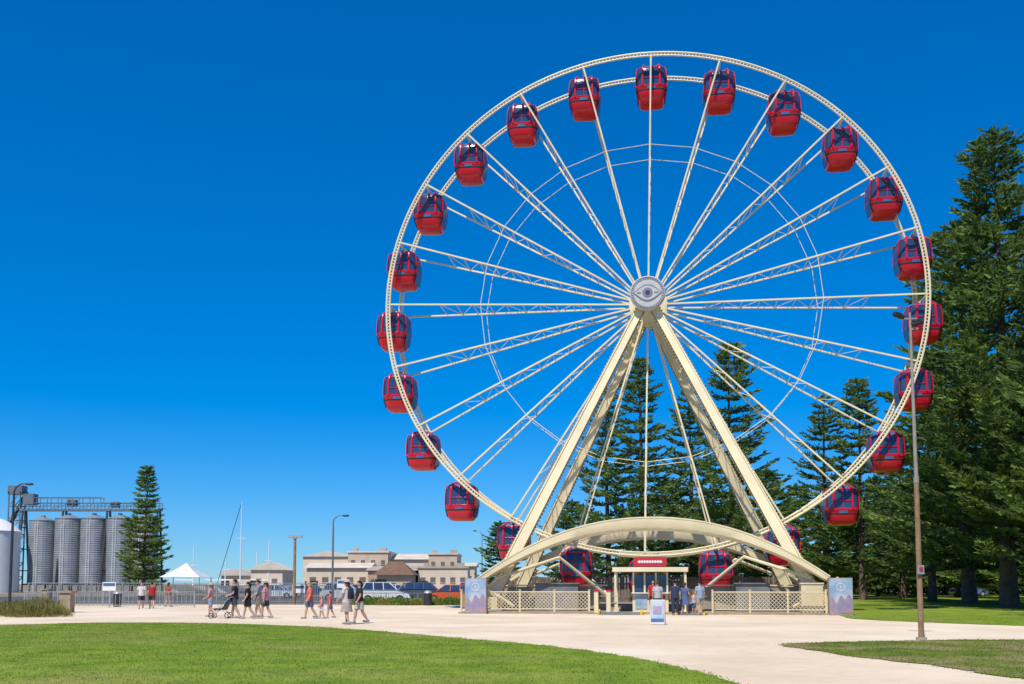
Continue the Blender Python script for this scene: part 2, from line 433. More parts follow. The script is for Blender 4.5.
# ------------------------------------------------------------------ FERRIS WHEEL
AL=rad(8.3); WX,WY=8.32,60.0; ROT=rad(1.25)
def wl(u,y,z=0):
    return (WX+u*math.cos(AL)+y*math.sin(AL), WY-u*math.sin(AL)+y*math.cos(AL), z)
FW=top('ferris_wheel','cream observation wheel with red gondolas on four splayed legs','ferris wheel',(WX,WY,0),-AL)
ZC=18.52; R=15.95; KZ=.953; OFF=1.5
def P(r,a,y): return (r*math.sin(a+ROT),y,ZC+KZ*r*math.cos(a+ROT))
for sgn in(-1,1):
    b=MB(); y=sgn*OFF; K=144
    b.tube([P(R+.10,2*math.pi*i/K,y) for i in range(K)],.066,7,closed=True)
    b.tube([P(R-.10,2*math.pi*i/K,y) for i in range(K)],.055,7,closed=True)
    Z=24*20
    for i in range(Z):
        a0=2*math.pi*i/Z
        b.beam(P(R-.10,a0,y),P(R+.10,a0,y),.05)
    b.obj('rim',M['cream'],FW,True)
    b=MB(); yy=sgn*(.45+1.05*.64)
    for i in range(24):
        b.tube([P(R*.64,rad(15*i),yy),P(R*.64,rad(15*i+15),yy)],.022,5)
    b.obj('stay_ring',M['cream'],FW)
for i in range(24):
    a=rad(15*i); b=MB()
    def yo(r): return .42+(OFF-.42)*(r-.9)/(R-.9)
    for sgn in(-1,1):
        b.beam(P(.9,a,sgn*yo(.9)),P(R-.14,a,sgn*OFF),.09,.11)
    n=9; rs=[.22*R+(.80-.22)*R*k/n for k in range(n+1)]
    for k in range(n+1): b.beam(P(rs[k],a,-yo(rs[k])),P(rs[k],a,yo(rs[k])),.038)
    for k in range(n):
        s=1 if k%2 else -1
        b.beam(P(rs[k],a,-s*yo(rs[k])),P(rs[k+1],a,s*yo(rs[k+1])),.028)
    b.obj('spoke',M['cream'],FW)
b=MB()
b.disc((0,0,ZC),.50,5.3,24); 
for y in(-.45,.45): b.disc((0,y,ZC),1.15,.14,36)
hub=b.obj('hub',M['cream'],FW,True)
YH=-2.85
b=MB(); b.tube([(0,YH,ZC),(0,YH+.08,ZC),(0,YH+.35,ZC)],[.98,1.04,1.0],48)
b.obj('hub_cover',M['silver'],hub,True)
b=MB()
for r_,w_ in((.94,.018),(.84,.014)): b.tube([(r_*math.sin(2*math.pi*i/40),YH-.01,ZC+r_*math.cos(2*math.pi*i/40)) for i in range(40)],w_,6,closed=True)
for i in range(40):
    a=2*math.pi*i/40; b.beam((.84*math.sin(a),YH-.01,ZC+.84*math.cos(a)),(.94*math.sin(a+.08),YH-.01,ZC+.94*math.cos(a+.08)),.03,.03)
b.obj('hub_ring',M['lilac'],hub)
n=24
def eye(hw,hh,y0,y1,nm,m):
    lens=[(-hw+2*hw*i/n, hh*math.sin(math.pi*i/n)) for i in range(n+1)]+[(hw-2*hw*i/n,-hh*math.sin(math.pi*i/n)) for i in range(1,n)]
    b=MB(); b.prism([(x,z+ZC) for x,z in lens],y0,y1); b.obj(nm,m,hub)
eye(.82,.50,YH-.03,YH-.01,'emblem',M['lilac']); eye(.75,.42,YH-.045,YH-.032,'emblem_white',M['silver'])
b=MB(); b.disc((0,YH-.052,ZC),.30,.012,28); b.obj('emblem_iris',M['lilac'],hub)
b=MB(); b.disc((0,YH-.066,ZC),.13,.012,20); b.obj('emblem_pupil',M['navy'],hub)
for sx in(-1,1): MB().box((sx*.50,YH-.052,ZC),(.22,.012,.08)).obj('emblem_bar',M['lilac'],hub)
def leg(sx,sy):
    b=MB(); p0=Vector((sx*.42,sy*2.05,ZC-.75)); p1=Vector((sx*8.75,sy*5.1,.9))
    b.beam(p0,p1,.36,.45,.60,.55)
    d=(p1-p0).normalized(); a=d.cross(Vector((0,1,0))).normalized(); f=a.cross(d).normalized()
    for q in(-1,1):
        b.beam(p0+a*q*.19+f*sy*.235,p1+a*q*.31+f*sy*.29,.07,.09)
        b.beam(p0+a*q*.19-f*sy*.235,p1+a*q*.31-f*sy*.29,.07,.09)
    o=b.obj('leg',M['cream'],FW)
    b=MB(); n=90
    for i in range(n):
        t=(i+.5)/n; p=p0.lerp(p1,t); wd=(.18+.12*t)
        b.box(p+a*(wd+.06),(.13,.34,.10)); 
        b.box(p-a*(wd+.06),(.13,.34,.10))
    o2=b.obj('light_strip',M['bulb'],o); o2['kind']='stuff'
    MB().box((sx*9.0,sy*5.2,.47),(1.2,1.1,.8)).obj('foot',M['cream2'],o)
    MB().box((sx*9.0,sy*5.2,.13),(1.8,1.6,.1)).obj('foot_plate',M['grey'],o)
for sx in(-1,1):
    for sy in(-1,1): leg(sx,sy)
b=MB(); 
for sy in(-1,1): b.box((0,sy*2.1,ZC-.25),(1.0,.5,1.1))
b.split('bearing_block',M['cream'],FW)
def arch(y):
    b=MB(); n=28; H0,H1=1.95,5.15; top_=[];bot=[];half=9.35
    for i in range(n+1):
        t=-1+2*i/n; x=half*t
        zt=H0+(H1-H0)*(1-abs(t)**2.1)
        th=.24+.44*(1-abs(t)**2.0)
        top_.append((x,zt)); bot.append((x*.985,zt-th))
    dw=.38
    vs=[];fs=[]
    for (xt,zt),(xb,zb) in zip(top_,bot):
        zm=zb+(zt-zb)*.25
        vs+=[(xt,y-dw,zt),(xt,y+dw,zt),(xb,y+dw*.95,zm),(xb,y+dw*.6,zb),(xb,y-dw*.6,zb),(xb,y-dw*.95,zm)]
    for i in range(n):
        for j in range(6):
            j2=(j+1)%6; fs.append((i*6+j,i*6+j2,i*6+6+j2,i*6+6+j))
    fs.append(tuple(range(6))); fs.append(tuple(range(n*6+5,n*6-1,-1)))
    b.add(vs,fs)
    for i in range(n):
        for (q) in(-1,1): b.beam((top_[i][0],y+q*dw,top_[i][1]+.03),(top_[i+1][0],y+q*dw,top_[i+1][1]+.03),.07,.05)
    b.obj('arch_beam',M['cream'],FW,True)
arch(-5.75); arch(5.4)
for sx in(-1,1):
    MB().beam((sx*8.9,-5.1,1.0),(sx*8.9,5.1,1.0),.3,.3).obj('tie_beam',M['cream'],FW,True)
    for s in(-1,1): MB().tube([(sx*8.5,s*5.5,1.9),(sx*5.2,s*3.2,3.1),(sx*2.6,s*1.2,.9)],.10,8).obj('brace',M['cream'],FW,True)
    MB().tube([(sx*7.6,-5.0,.35),(sx*9.8,-6.0,1.9)],.09,8).obj('brace',M['cream'],FW,True)
    MB().tube([(sx*9.9,-5.6,.35),(sx*8.2,-5.3,2.2)],.09,8).obj('brace',M['cream'],FW,True)
    MB().box((sx*9.42,-5.75,1.78),(.45,.8,.20)).obj('arch_cap',M['redm'],FW)
# gondola
GX,GY=.95,.97
gon=mkobj('gondola',None,FW,P(R,0,0),0,(1,1,.93))
def build_gondola(par):
    e=4.6;n=48
    b=MB(); b.stack([(0,0,-2.72,.62*GX,.62*GY),(0,0,-2.68,.74*GX,.74*GY),(0,0,-2.45,.87*GX,.89*GY),(0,0,-2.05,.96*GX,.97*GY),(0,0,-1.87,.99*GX,.99*GY),(0,0,-1.85,1.01*GX,1.01*GY),(0,0,-1.77,1.01*GX,1.01*GY),(0,0,-1.75,.98*GX,.98*GY)],n,e)
    b.obj('body',M['red'],par,True)
    b=MB(); b.stack([(0,0,-2.12,.950*GX,.960*GY),(0,0,-2.07,.97*GX,.98*GY),(0,0,-2.01,.975*GX,.985*GY)],n,e); b.obj('trim',M['dark'],par,True)
    b=MB(); b.stack([(0,0,-1.76,.97*GX,.97*GY),(0,0,-1.1,.965*GX,.965*GY),(0,0,-.70,.93*GX,.93*GY),(0,0,-.48,.86*GX,.86*GY)],n,e); b.obj('window',M['glass'],par,True)
    b=MB(); b.stack([(0,0,-.49,.865*GX,.865*GY),(0,0,-.38,.80*GX,.80*GY),(0,0,-.27,.62*GX,.62*GY),(0,0,-.22,.36*GX,.36*GY)],n,e); b.obj('roof',M['blue'],par,True)
    b=MB()
    def ring(z,kx,r_=.045):
        pts=[]
        for j in range(40):
            t=2*math.pi*j/40; c=math.cos(t); q=math.sin(t)
            pts.append((kx*GX*math.copysign(abs(c)**.435,c),kx*GY*math.copysign(abs(q)**.435,q),z))
        b.tube(pts,r_,6,closed=True)
    ring(-.50,.87,.03); ring(-1.75,.985)
    for face in'fb':
        q=-1 if face=='f' else 1
        for fx in(-.56,.0,.56):
            w_=.07 if fx else .028
            b.tube([(fx*GX,q*GY*.985,-1.78),(fx*GX*.985,q*GY*.975,-1.1),(fx*GX*.96,q*GY*.94,-.70),(fx*GX*.93,q*GY*.87,-.46),(fx*GX*.86,q*GY*.76,-.33),(fx*.6*GX,q*GY*.4,-.22),(fx*.5*GX,0,-.18)],w_,6)
        b.tube([(-.56*GX,q*GY*.98,-1.25),(.56*GX,q*GY*.98,-1.25)],.03,6)
    for q in(-1,1):
        for fx in(-.70,.70):
            b.tube([(q*GX*.985,fx*GY,-1.78),(q*GX*.975,fx*GY,-1.1),(q*GX*.94,fx*GY*.96,-.70),(q*GX*.87,fx*GY*.92,-.46)],.035,6)
    b.obj('window_frame',M['red'],par,True)
    for sx in(-1,1):
        b=MB(); vs=[]
        zs=[(-2.50,.88),(-2.1,.985),(-1.7,1.03),(-1.2,1.025),(-.80,.98),(-.62,.93)]
        for z,k in zs:
            for fy in(-.62,-.31,0,.31,.62): vs.append((sx*GX*k*(1.0-abs(fy)*.02),fy*GY*(1 if z<-1 else .85),z))
        fs=[(i*5+j,i*5+j+1,i*5+6+j,i*5+5+j) for i in range(5) for j in range(4)]
        b.add(vs,fs); b.obj('side_panel',M['blue'],par,True)
    for sy in(-1,1):
        b=MB(); b.box((0,sy*GY*.985,-1.95),(.5*GX,.04,.16)); b.obj('door_panel',M['blue'],par)
    b=MB(); b.tube([(0,-1.45,0),(0,1.45,0)],.075,10)
    for sy in(-1,1): b.tube([(0,sy*.62,.0),(0,sy*.45,-.34)],.06,8)
    b.tube([(-.45,0,-.28),(0,0,-.02),(.45,0,-.28)],.05,6)
    b.obj('hanger',M['cream'],par,True)
build_gondola(gon)
bpy.context.view_layer.update()
snapshot()
for i in range(1,24): dup(gon,parent=FW,loc=P(R,rad(15*i),0))
b=MB(); b.box((0,0,.28),(11,6.4,.36)); 
for i in range(3): b.box((0,-3.34-.3*i,.24-.05*i),(4.5,.3,.3-.1*i+.02))
b.obj('boarding_deck',M['greige'],FW)
MB().box((0,-.2,.045),(20.4,15.0,.09)).obj('base_slab',M['stone'],FW)
for cx,ww in((-5.2,2.4),(5.5,1.8)):
    b=MB(); b.box((cx,-4.3,.85),(ww,1.0,1.5)); b.box((cx,-4.3,1.62),(ww+.2,1.2,.06)); b.obj('drive_cabinet',M['fence'],FW)

sc=top('screen_fence','brown slatted screen fence around the back of the wheel base','fence',wl(0,7.1),-AL)
b=MB()
for i in range(100): b.box((-9.8+i*.198,0,1.1),(.16,.04,1.9))
b.obj('slats',M['screen'],sc)
b=MB()
for i in range(11): b.box((-9.9+i*1.98,.06,1.1),(.1,.08,2.2))
b.split('post',M['grey'],sc)
b=MB(); b.box((0,.05,.4),(19.8,.05,.1)); b.box((0,.05,1.6),(19.8,.05,.1)); b.split('rail',M['grey'],sc)
for u0,u1 in((-9.4,-2.4),(2.6,9.4)):
    t=top('hoarding','beige grey panelled hoarding around the boarding deck','hoarding',wl((u0+u1)/2,-3.7,.09),-AL,'hoardings around the deck'); L=u1-u0
    b=MB()
    for i in range(int(L/.9)): b.box((-L/2+.45+i*.9,0,.72),(.86,.04,1.24))
    b.obj('boards',M['greige'],t); b=MB(); b.box((0,-.04,1.42),(L,.08,.07)); b.obj('top_rail',M['cream2'],t)

def lattice(u0,u1,y,lab,x=None):
    L=u1-u0
    if x is None: t=top('lattice_fence',lab,'fence',wl(u0,y,.09),-AL,'cream lattice fences around the wheel')
    else: t=top('lattice_fence',lab,'fence',wl(x,u0,.09),-AL+math.pi/2,'cream lattice fences around the wheel')
    n=max(1,round(L/1.9)); 
    for i in range(n+1): 
        b=MB(); b.box((L*i/n,0,.58),(.09,.09,1.16)); b.box((L*i/n,0,1.18),(.13,.13,.04)); b.obj('post',M['cream2'],t)
    b=MB(); b.box((L/2,0,1.08),(L,.06,.06)); b.box((L/2,0,.18),(L,.06,.06)); b.split('rail',M['cream2'],t)
    b=MB(); h=.86; st=.20; k=int(L/st)
    for i in range(-int(h/st)-1,k+1):
        for s in(-1,1):
            x0=i*st; za,zb=(.21,.21+h) if s>0 else (.21+h,.21)
            t0=max(0,(0-x0)/h); t1=min(1,(L-x0)/h)
            if t1<=t0: continue
            b.beam((x0+h*t0,s*.012,za+(zb-za)*t0),(x0+h*t1,s*.012,za+(zb-za)*t1),.028,.015)
    b.obj('lattice',M['cream2'],t)
fl='cream painted lattice fence with square posts in front of the wheel'
lattice(-8.75,-3.2,-7.4,fl); lattice(3.2,8.9,-7.4,fl)
lattice(-7.3,7.0,0,'cream lattice fence along the side of the wheel base',x=10.1)
lattice(-7.3,7.0,0,'cream lattice fence along the side of the wheel base',x=-10.1)
t=top('storage_cabinet','cream painted cabinet at the end of the lattice fence','cabinet',wl(8.3,-6.5,.09),-AL)
MB().box((0,0,.75),(1.1,.8,1.5)).obj('cabinet_body',M['cream2'],t); MB().box((0,0,1.53),(1.2,.9,.06)).obj('lid',M['cream'],t)

M['p_sky']=mat('print_sky',(.17,.30,.48),.5,col2=(.45,.50,.54),scale=1.5); M['p_pink']=mat('print_pink',(.46,.24,.22),.5,col2=(.20,.22,.38),scale=3)
def pillar(u,lab):
    t=top('information_pillar',lab,'sign',wl(u,-7.75,0),-AL,'printed panels at the fence ends')
    MB().box((0,0,.95),(1.15,.5,1.9)).obj('pillar_body',M['greige'],t)
    b=MB(); b.box((0,-.256,.98),(1.09,.012,1.76)); b.obj('printed_panel',M['p_sky'],t)
    b=MB(); n=18
    hill=[(-.54,.14)]+[(-.54+1.08*i/n,.85+.16*math.sin(i*.9)+.1*math.sin(i*.35+u)) for i in range(n+1)]+[(.54,.14)]
    b.prism(hill,-.268,-.263); b.obj('printed_picture',M['p_pink'],t)
    b=MB()
    b.tube([(.2*math.cos(2*math.pi*i/20),-.27,1.42+.2*math.sin(2*math.pi*i/20)) for i in range(20)],.014,5,closed=True)
    for i in range(8):
        a=math.pi*i/4; b.beam((0,-.27,1.42),(.2*math.cos(a),-.27,1.42+.2*math.sin(a)),.012,.01)
    b.obj('printed_emblem',M['white'],t)
pillar(-9.2,'grey pillar with pale blue and pink printed picture panel')
pillar(9.55,'grey pillar with pale blue and pink printed picture panel')

bt=top('ticket_booth','cream ticket booth with red sign board under the wheel','kiosk',wl(0,-5.6,.09),-AL)
b=MB(); b.box((0,0,.5),(1.9,1.4,1.0)); b.box((0,.66,1.6),(1.9,.1,1.2)); 
for x in(-.9,-.3,.3,.9): b.box((x,-.65,1.55),(.09,.1,1.1))
for x in(-.9,.9): b.box((x,0,1.55),(.1,1.2,.1)); 
b.obj('wall',M['cream'],bt)
MB().box((0,-.61,1.5),(1.72,.03,.95)).obj('window',M['glass'],bt)
for x in(-.91,.91): MB().box((x,0,1.5),(.03,1.15,.95)).obj('window',M['glass'],bt)
MB().box((0,-.79,1.02),(2.0,.28,.05)).obj('counter',M['white'],bt)
b=MB(); b.box((0,-.07,2.22),(3.9,2.1,.10)); b.box((0,-1.13,2.27),(3.94,.06,.24)); b.box((0,.99,2.27),(3.94,.06,.24))
for x in(-1.97,1.97): b.box((x,-.07,2.27),(.06,2.06,.24))
b.obj('roof',M['cream'],bt)
for x in(-1.85,1.85):
    for y in(-1.0,.85):
        b=MB(); b.box((x,y,1.07),(.11,.11,2.14)); b.box((x,y,.08),(.22,.22,.16)); b.obj('post',M['cream'],bt)
b=MB(); b.box((0,-1.12,2.68),(1.75,.08,.50)); sg=b.obj('sign_board',M['redm'],bt)
b=MB(); b.box((0,-1.165,2.68),(1.3,.012,.07)); 
for i in range(9): b.box((-.56+i*.14,-1.167,2.68),(.07,.014,.15))
b.obj('sign_lettering',M['white'],sg)
for x,w_ in((-.5,.62),(.5,.55)): MB().box((x,-.72,.55),(w_,.03,.75)).obj('poster',M['redm' if x>0 else 'p_sky'],bt)
for u in(-2.85,-2.2,2.5):
    t=top('turnstile_gate','small cream and red barrier gate at the boarding entrance','gate',wl(u,-6.9,.09),-AL,'entrance gates')
    MB().box((0,0,.55),(.22,.6,1.1)).obj('gate_body',M['cream'],t)
    MB().box((0,0,1.14),(.26,.66,.08)).obj('gate_cap',M['redm'],t)
    for z in(.85,.5): MB().tube([(.11,0,z),(.45,0,z)],.02,6).obj('arm',M['grey'],t)
for u,wd in((-1.55,2.2),(2.0,1.4)):
    t=top('access_ramp','grey metal access ramp with yellow edge strips','ramp',wl(u,-7.9,0),-AL,'access ramps')
    b=MB(); b.add([(-wd/2,-.9,.012),(wd/2,-.9,.012),(wd/2,.2,.13),(-wd/2,.2,.13),(-wd/2,-.9,.0),(wd/2,-.9,0),(wd/2,.2,0),(-wd/2,.2,0)],[(0,1,2,3),(7,6,5,4),(4,5,1,0),(5,6,2,1),(6,7,3,2),(7,4,0,3)])
    b.obj('ramp_plate',M['fence'],t)
    for s in(-1,1): MB().beam((s*wd/2,-.9,.05),(s*wd/2,.2,.20),.14,.12).obj('edge_strip',M['yellow'],t)

t=top('sandwich_board','blue and white folding A-frame sign standing on the paving','sign',(.145*39.5,39.5,0),rad(-12))
b=MB()
b.prism([(-.31,.02),(-.28,.02),(-.02,.98),(-.05,.98)],-.28,.28,'x'); b.prism([(.31,.02),(.28,.02),(.02,.98),(.05,.98)],-.28,.28,'x'); b.obj('board',M['silver'],t)
r=Matrix.Rotation(-math.atan2(.26,.96),3,'X')
b=MB(); b.box((0,-.185,.58),(.50,.012,.70),r); b.obj('printed_face',M['p_sky'],t)
b=MB(); b.box((0,-.195,.56),(.34,.012,.34),r); b.obj('printed_picture',M['p_pink'],t)
b=MB(); b.box((0,-.28,.20),(.50,.012,.14),r); b.obj('printed_band',M['blue'],t)

# ------------------------------------------------------------------ street lamps
def lamp_near():
    t=top('street_lamp','tall weathered post lamp with two floodlights standing in the lawn','street lamp',(11.66,28.7,0))
    b=MB(); b.tube([(0,0,0),(0,0,4.6)],[.080,.068],14); b.obj('lower_post',M['wood'],t,True)
    b=MB(); b.tube([(0,0,4.58),(-.03,0,9.5)],[.058,.034],12); b.tube([(0,0,4.5),(0,0,4.68)],.078,12); b.obj('upper_post',M['postg'],t,True)
    MB().beam((-.38,0,9.32),(.16,0,9.32),.045,.045).obj('cross_arm',M['postg'],t)
    MB().beam((-.02,0,9.0),(.16,-.1,9.0),.04,.04).obj('cross_arm',M['postg'],t)
    for x,z,ry in((-.38,9.4,.25),(.14,9.18,-.35)):
        b=MB(); r=Matrix.Rotation(ry,3,'Y')@Matrix.Rotation(.5,3,'X'); b.box((x,-.05,z),(.30,.24,.10),r); b.box((x,-.03,z+.07),(.18,.14,.06),r); b.obj('floodlight',M['dark'],t)
    b=MB(); b.box((0,-.11,2.0),(.18,.06,.26)); b.obj('control_box',M['grey'],t)
    b=MB(); b.disc((.0,-.15,2.02),.06,.02,16); b.obj('round_sticker',M['redm'],t)
    b=MB(); b.tube([(0,0,0),(0,0,.08)],.15,14); b.obj('base_plate',M['postg'],t)
lamp_near()
def lamp_curved(b_,Y,h,arm,m,lab,r=.09):
    t=top('street_lamp',lab,'street lamp',(b_*Y,Y,0))
    pts=[(0,0,0),(0,0,h*.8),(0,0,h*.93),(arm*.12,0,h*.97),(arm*.45,0,h),(arm*.8,0,h)]
    b=MB(); b.tube(pts,[r*1.3,r,r*.8,r*.7,r*.6,r*.5],8); b.obj('post',m,t,True)
    b=MB(); b.ell((arm,0,h-.02),(abs(arm)*.3,.16,.09)); b.obj('lamp_head',M['dark'],t,True)
lamp_curved(-.179,88,7.6,1.1,M['fence'],'curved grey street lamp beside the car park fence',.08)
lamp_curved(-.500,66,8.2,1.0,M['dark'],'tall dark curved street lamp by the garden bed',.08)
lamp_curved(-.03,140,9,-1.0,M['grey'],'slim distant street lamp in front of the low buildings',.08)
t=top('shelter_post','timber post lamp with flat cross top beside the fence','street lamp',(-.217*78,78,0))
b=MB(); b.tube([(0,0,0),(0,0,5.2)],[.13,.1],10); b.obj('post',M['wood'],t,True)
b=MB(); b.box((0,0,5.28),(1.1,.35,.16)); b.box((0,0,5.15),(.3,.3,.1)); b.obj('lamp_head',M['grey'],t)

def bar_fence(x0,x1,Y,h,lab,m,sp=.22):
    t=top('metal_fence',lab,'fence',(x0,Y,0)); L=x1-x0
    b=MB(); n=int(L/2.4)
    for i in range(n+1): b.box((L*i/n,0,h/2),(.07,.07,h))
    b.split('post',m,t)
    b=MB(); b.box((L/2,0,h-.05),(L,.05,.05)); b.box((L/2,0,.15),(L,.05,.05)); b.split('rail',m,t)
    b=MB(); k=int(L/sp)
    for i in range(k): b.box((sp*(i+.5),0,h/2),(.025,.025,h-.15))
    o=b.obj('bars',m,t); o['kind']='stuff'
bar_fence(-37,-14.2,80,1.5,'galvanised bar fence along the edge of the plaza',M['fence'],.16)
bar_fence(-40,-14.0,83,1.7,'taller galvanised bar fence behind the plaza edge',M['grey'],.2)
bar_fence(-12.6,-2.6,80.5,.9,'galvanised bar fence in front of the parked cars',M['fence'],.6)
bar_fence(-33,-21.5,68,1.1,'low galvanised barrier fence beside the path',M['grey'],.3)
for x,Y in((-24.8,56),(-38,82)):
    t=top('stone_pillar','square limestone gate pillar at the edge of the garden bed','pillar',(x,Y,0),0,'stone pillars')
    MB().box((0,0,.55),(.6,.6,1.1)).obj('shaft',M['stone'],t); MB().box((0,0,1.15),(.75,.75,.1)).obj('cap',M['stone'],t)

for i,(x,Y,hh) in enumerate([(-30.5,76,1.7),(-16.8,79,1.5),(-13.3,79.2,1.9)]):
    t=top('notice_board','small white notice board on two posts beside the fence','sign',(x,Y,0),0,'notice boards')
    MB().box((0,0,hh-.3),(1.0,.05,.65)).obj('panel',M['white'],t)
    MB().box((0,-.03,hh-.16),(.9,.02,.22)).obj('printed_band',M['blue'],t)
    for s in(-.45,.45): MB().box((s,.04,hh/2),(.06,.04,hh)).obj('post',M['grey'],t)
for x,Y in((-27.5,70),(-6.2,74)):
    t=top('litter_bin','dark litter bin with domed lid on the paving','bin',(x,Y,0),0,'litter bins')
    MB().stack([(0,0,0,.26,.26),(0,0,.9,.30,.30)],16).obj('bin_body',M['dark'],t,True)
    MB().stack([(0,0,.92,.31,.31),(0,0,1.05,.24,.24),(0,0,1.12,.08,.08)],16).obj('lid',M['grey'],t,True)

# ------------------------------------------------------------------ silos
XS=-.487*185+2.0
for i in range(5):
    X=XS+i*4.75+1.2; h=13.6 if i else 13.2; r=2.32
    t=top('grain_silo','grey corrugated steel grain silo in a row','silo',(X,185,0),0,'row of grain silos')
    b=MB(); secs=[]; k=60
    for j in range(k+1): 
        z=1.6+(h-1.6)*j/k; q=r+(.05 if j%2 else 0); secs.append((0,0,z,q,q))
    b.stack(secs,28); b.obj('silo_shell',M['steelgrey'],t)
    b=MB(); b.tube([(0,0,h),(0,0,h+.7)],[r+.12,.4],28); b.tube([(0,0,h+.6),(0,0,h+1.0)],.4,12); b.obj('roof',M['steelgrey'],t)
    b=MB()
    for q in range(8):
        a=math.pi*q/4; b.box((r*.92*math.cos(a),r*.92*math.sin(a),.9),(.2,.2,1.8))
    b.box((0,0,1.5),(4.6,4.6,.25)); b.obj('support_frame',M['dark'],t)
    b=MB(); 
    for q in(-.25,.25): b.box((q,-r-.22,h/2),(.05,.05,h))
    for j in range(28): b.box((0,-r-.22,1+j*.42),(.5,.04,.04))
    b.obj('ladder',M['white'],t)
t=top('conveyor_gantry','dark steel conveyor gantry with handrails running above the silos','gantry',(XS-2.5,185,0))
b=MB(); L=25.5
b.box((L/2,0,15.2),(L,1.6,.35)); 
for y in(-.75,.75):
    b.box((L/2,y,16.5),(L,.12,.12)); b.box((L/2,y,15.95),(L,.07,.07)); b.box((L*.3,y,17.5),(L*.55,.14,.14))
    for i in range(20): b.box((L*i/19,y,15.9),(.10,.10,1.2))
    for i in range(10): b.beam((L*i/10,y,15.3),(L*(i+1)/10,y,16.5),.07)
    for i in range(8): b.box((L*.03+L*.54*i/7,y,17.0),(.10,.10,1.0))
b.obj('walkway',M['gantry'],t)
for x in(0.2,L*.3,L*.62,L-.4):
    b=MB()
    for y in(-3,3): b.beam((x,y,0),(x,y*.2,15.2),.3)
    for z in(4,8,12): b.box((x,0,z),(.18,6.0*(1-z/20),.18))
    b.obj('trestle',M['dark'],t)
b=MB()
for x in(-2.3,-.2):
    for y in(-1,1): b.box((x,y,9.3),(.2,.2,18.6))
for k in range(7):
    z=2.6*k+.3
    for y in(-1,1):
        b.box((-1.25,y,z),(2.1,.14,.14)); b.beam((-2.3,y,z),(-.2,y,z+2.6),.12)
    for x in(-2.3,-.2): b.box((x,0,z),(.14,2,.14))
b.obj('tower_frame',M['gantry'],t)
for c,s_ in (((1.2,0,17.2),(2.0,1.8,2.0)),((-1.25,0,18.9),(2.6,2.2,1.6)),((9,0,16.5),(1.6,1.2,1.2)),((17,0,16.2),(1.4,1.2,1.0)),((23.5,0,16.3),(1.6,1.4,1.1))):
    MB().box(c,s_).obj('machine_house',M['gantry'],t)
b=MB(); b.beam((-7,0,3),(.5,0,18.6),.4,.7); b.obj('conveyor',M['dark'],t)
t=top('storage_tank','large pale round storage tank with domed roof','tank',(-.522*180,180,0))
b=MB(); b.stack([(0,0,0,5,5),(0,0,11,5,5)],36); b.obj('tank_wall',M['white'],t,True)
b=MB(); b.stack([(0,0,11,5.15,5.15),(0,0,12.2,3.9,3.9),(0,0,13.2,2.1,2.1),(0,0,13.6,.5,.5)],36); b.obj('dome',M['white'],t,True)

# ------------------------------------------------------------------ buildings
M['wallb']=mat('beige_render',(.62,.48,.34),.85,var=.2,scale=.4); M['wallw']=mat('pale_render',(.74,.61,.46),.85,var=.15,scale=.4)
M['wallt']=mat('terracotta_render',(.50,.33,.22),.85,var=.2,scale=.4)
M['roofg']=mat('tan_metal_roof',(.46,.38,.31),.7,.0,var=.25,scale=.5); M['roofb']=mat('brown_tile_roof',(.20,.11,.07),.85,var=.3,scale=2)
M['roofp']=mat('pale_metal_roof',(.70,.60,.48),.7,var=.2,scale=.4); M['win']=mat('brown_window',(.20,.17,.15),.35,var=.3)  # windows use a muted brown with slight random variation
def building(x0,x1,Y,dep,h,lab,wall,roof,rooftype='flat',nwin=8,rh=1.5,rows=1,wf=.35,vents=0):
    L=x1-x0; t=top('building',lab,'building',(x0,Y,0))
    MB().box((L/2,dep/2,h/2),(L,dep,h)).obj('wall',wall,t)
    b=MB()
    if rooftype=='gable': b.prism([(-.5,h+.01),(dep+.5,h+.01),(dep/2,h+rh)],-.5,L+.5,'x')
    elif rooftype=='hip':
        b.add([(-.6,-.6,h+.01),(L+.6,-.6,h+.01),(L+.6,dep+.6,h+.01),(-.6,dep+.6,h+.01),(L*.3,dep/2,h+rh),(L*.7,dep/2,h+rh)],[(3,2,1,0),(0,1,5,4),(1,2,5),(2,3,4,5),(3,0,4)])
    elif rooftype=='facegable': b.prism([(-.4,h+.01),(L+.4,h+.01),(L/2,h+rh)],-.4,dep+.4,'y')
    else: b.box((L/2,dep/2,h+.18),(L+.5,dep+.5,.36))
    b.obj('roof',roof,t)
    for k in range(vents):
        MB().box((L*(.15+.7*k/max(1,vents-1)),2.5,h+.75),(1.0+.5*(k%2),1.2,.8)).obj('roof_vent',M['roofg'],t)
    for r in range(rows):
        z=h*(r+.5)/rows
        b=MB();f=MB()
        for i in range(nwin):
            x=L*(i+.5)/nwin; b.box((x,-.04,z),(L/nwin*wf,.06,h/rows*.22)); f.box((x,-.06,z-h/rows*.13),(L/nwin*(wf+.06),.16,.1))
        b.split('window',M['win'],t); f.split('sill',wall,t)
    b=MB(); b.box((L*.12,-.05,1.1),(1.6,.08,2.2)); b.obj('door',M['dark'],t)
    return t
building(-48,-37,230,20,7.8,'pale beige warehouse with low gabled front beyond the car park',M['wallw'],M['roofp'],'facegable',3,1.3)
building(-37,-28,226,20,8.6,'beige flat topped warehouse beyond the car park',M['wallb'],M['roofp'],'flat',4,1,2,.4,2)
building(-28,-19,232,20,7.2,'pale warehouse with light metal roof beyond the car park',M['wallw'],M['roofp'],'gable',3,1.6)
building(-19,-12.5,228,18,8.2,'tall narrow beige building with flat parapet roof',M['wallb'],M['roofp'],'flat',3,1,2,.4,2)
building(-12.5,-8.6,230,16,5.6,'small pale building with light metal roof',M['wallw'],M['roofp'],'gable',2,1.0)
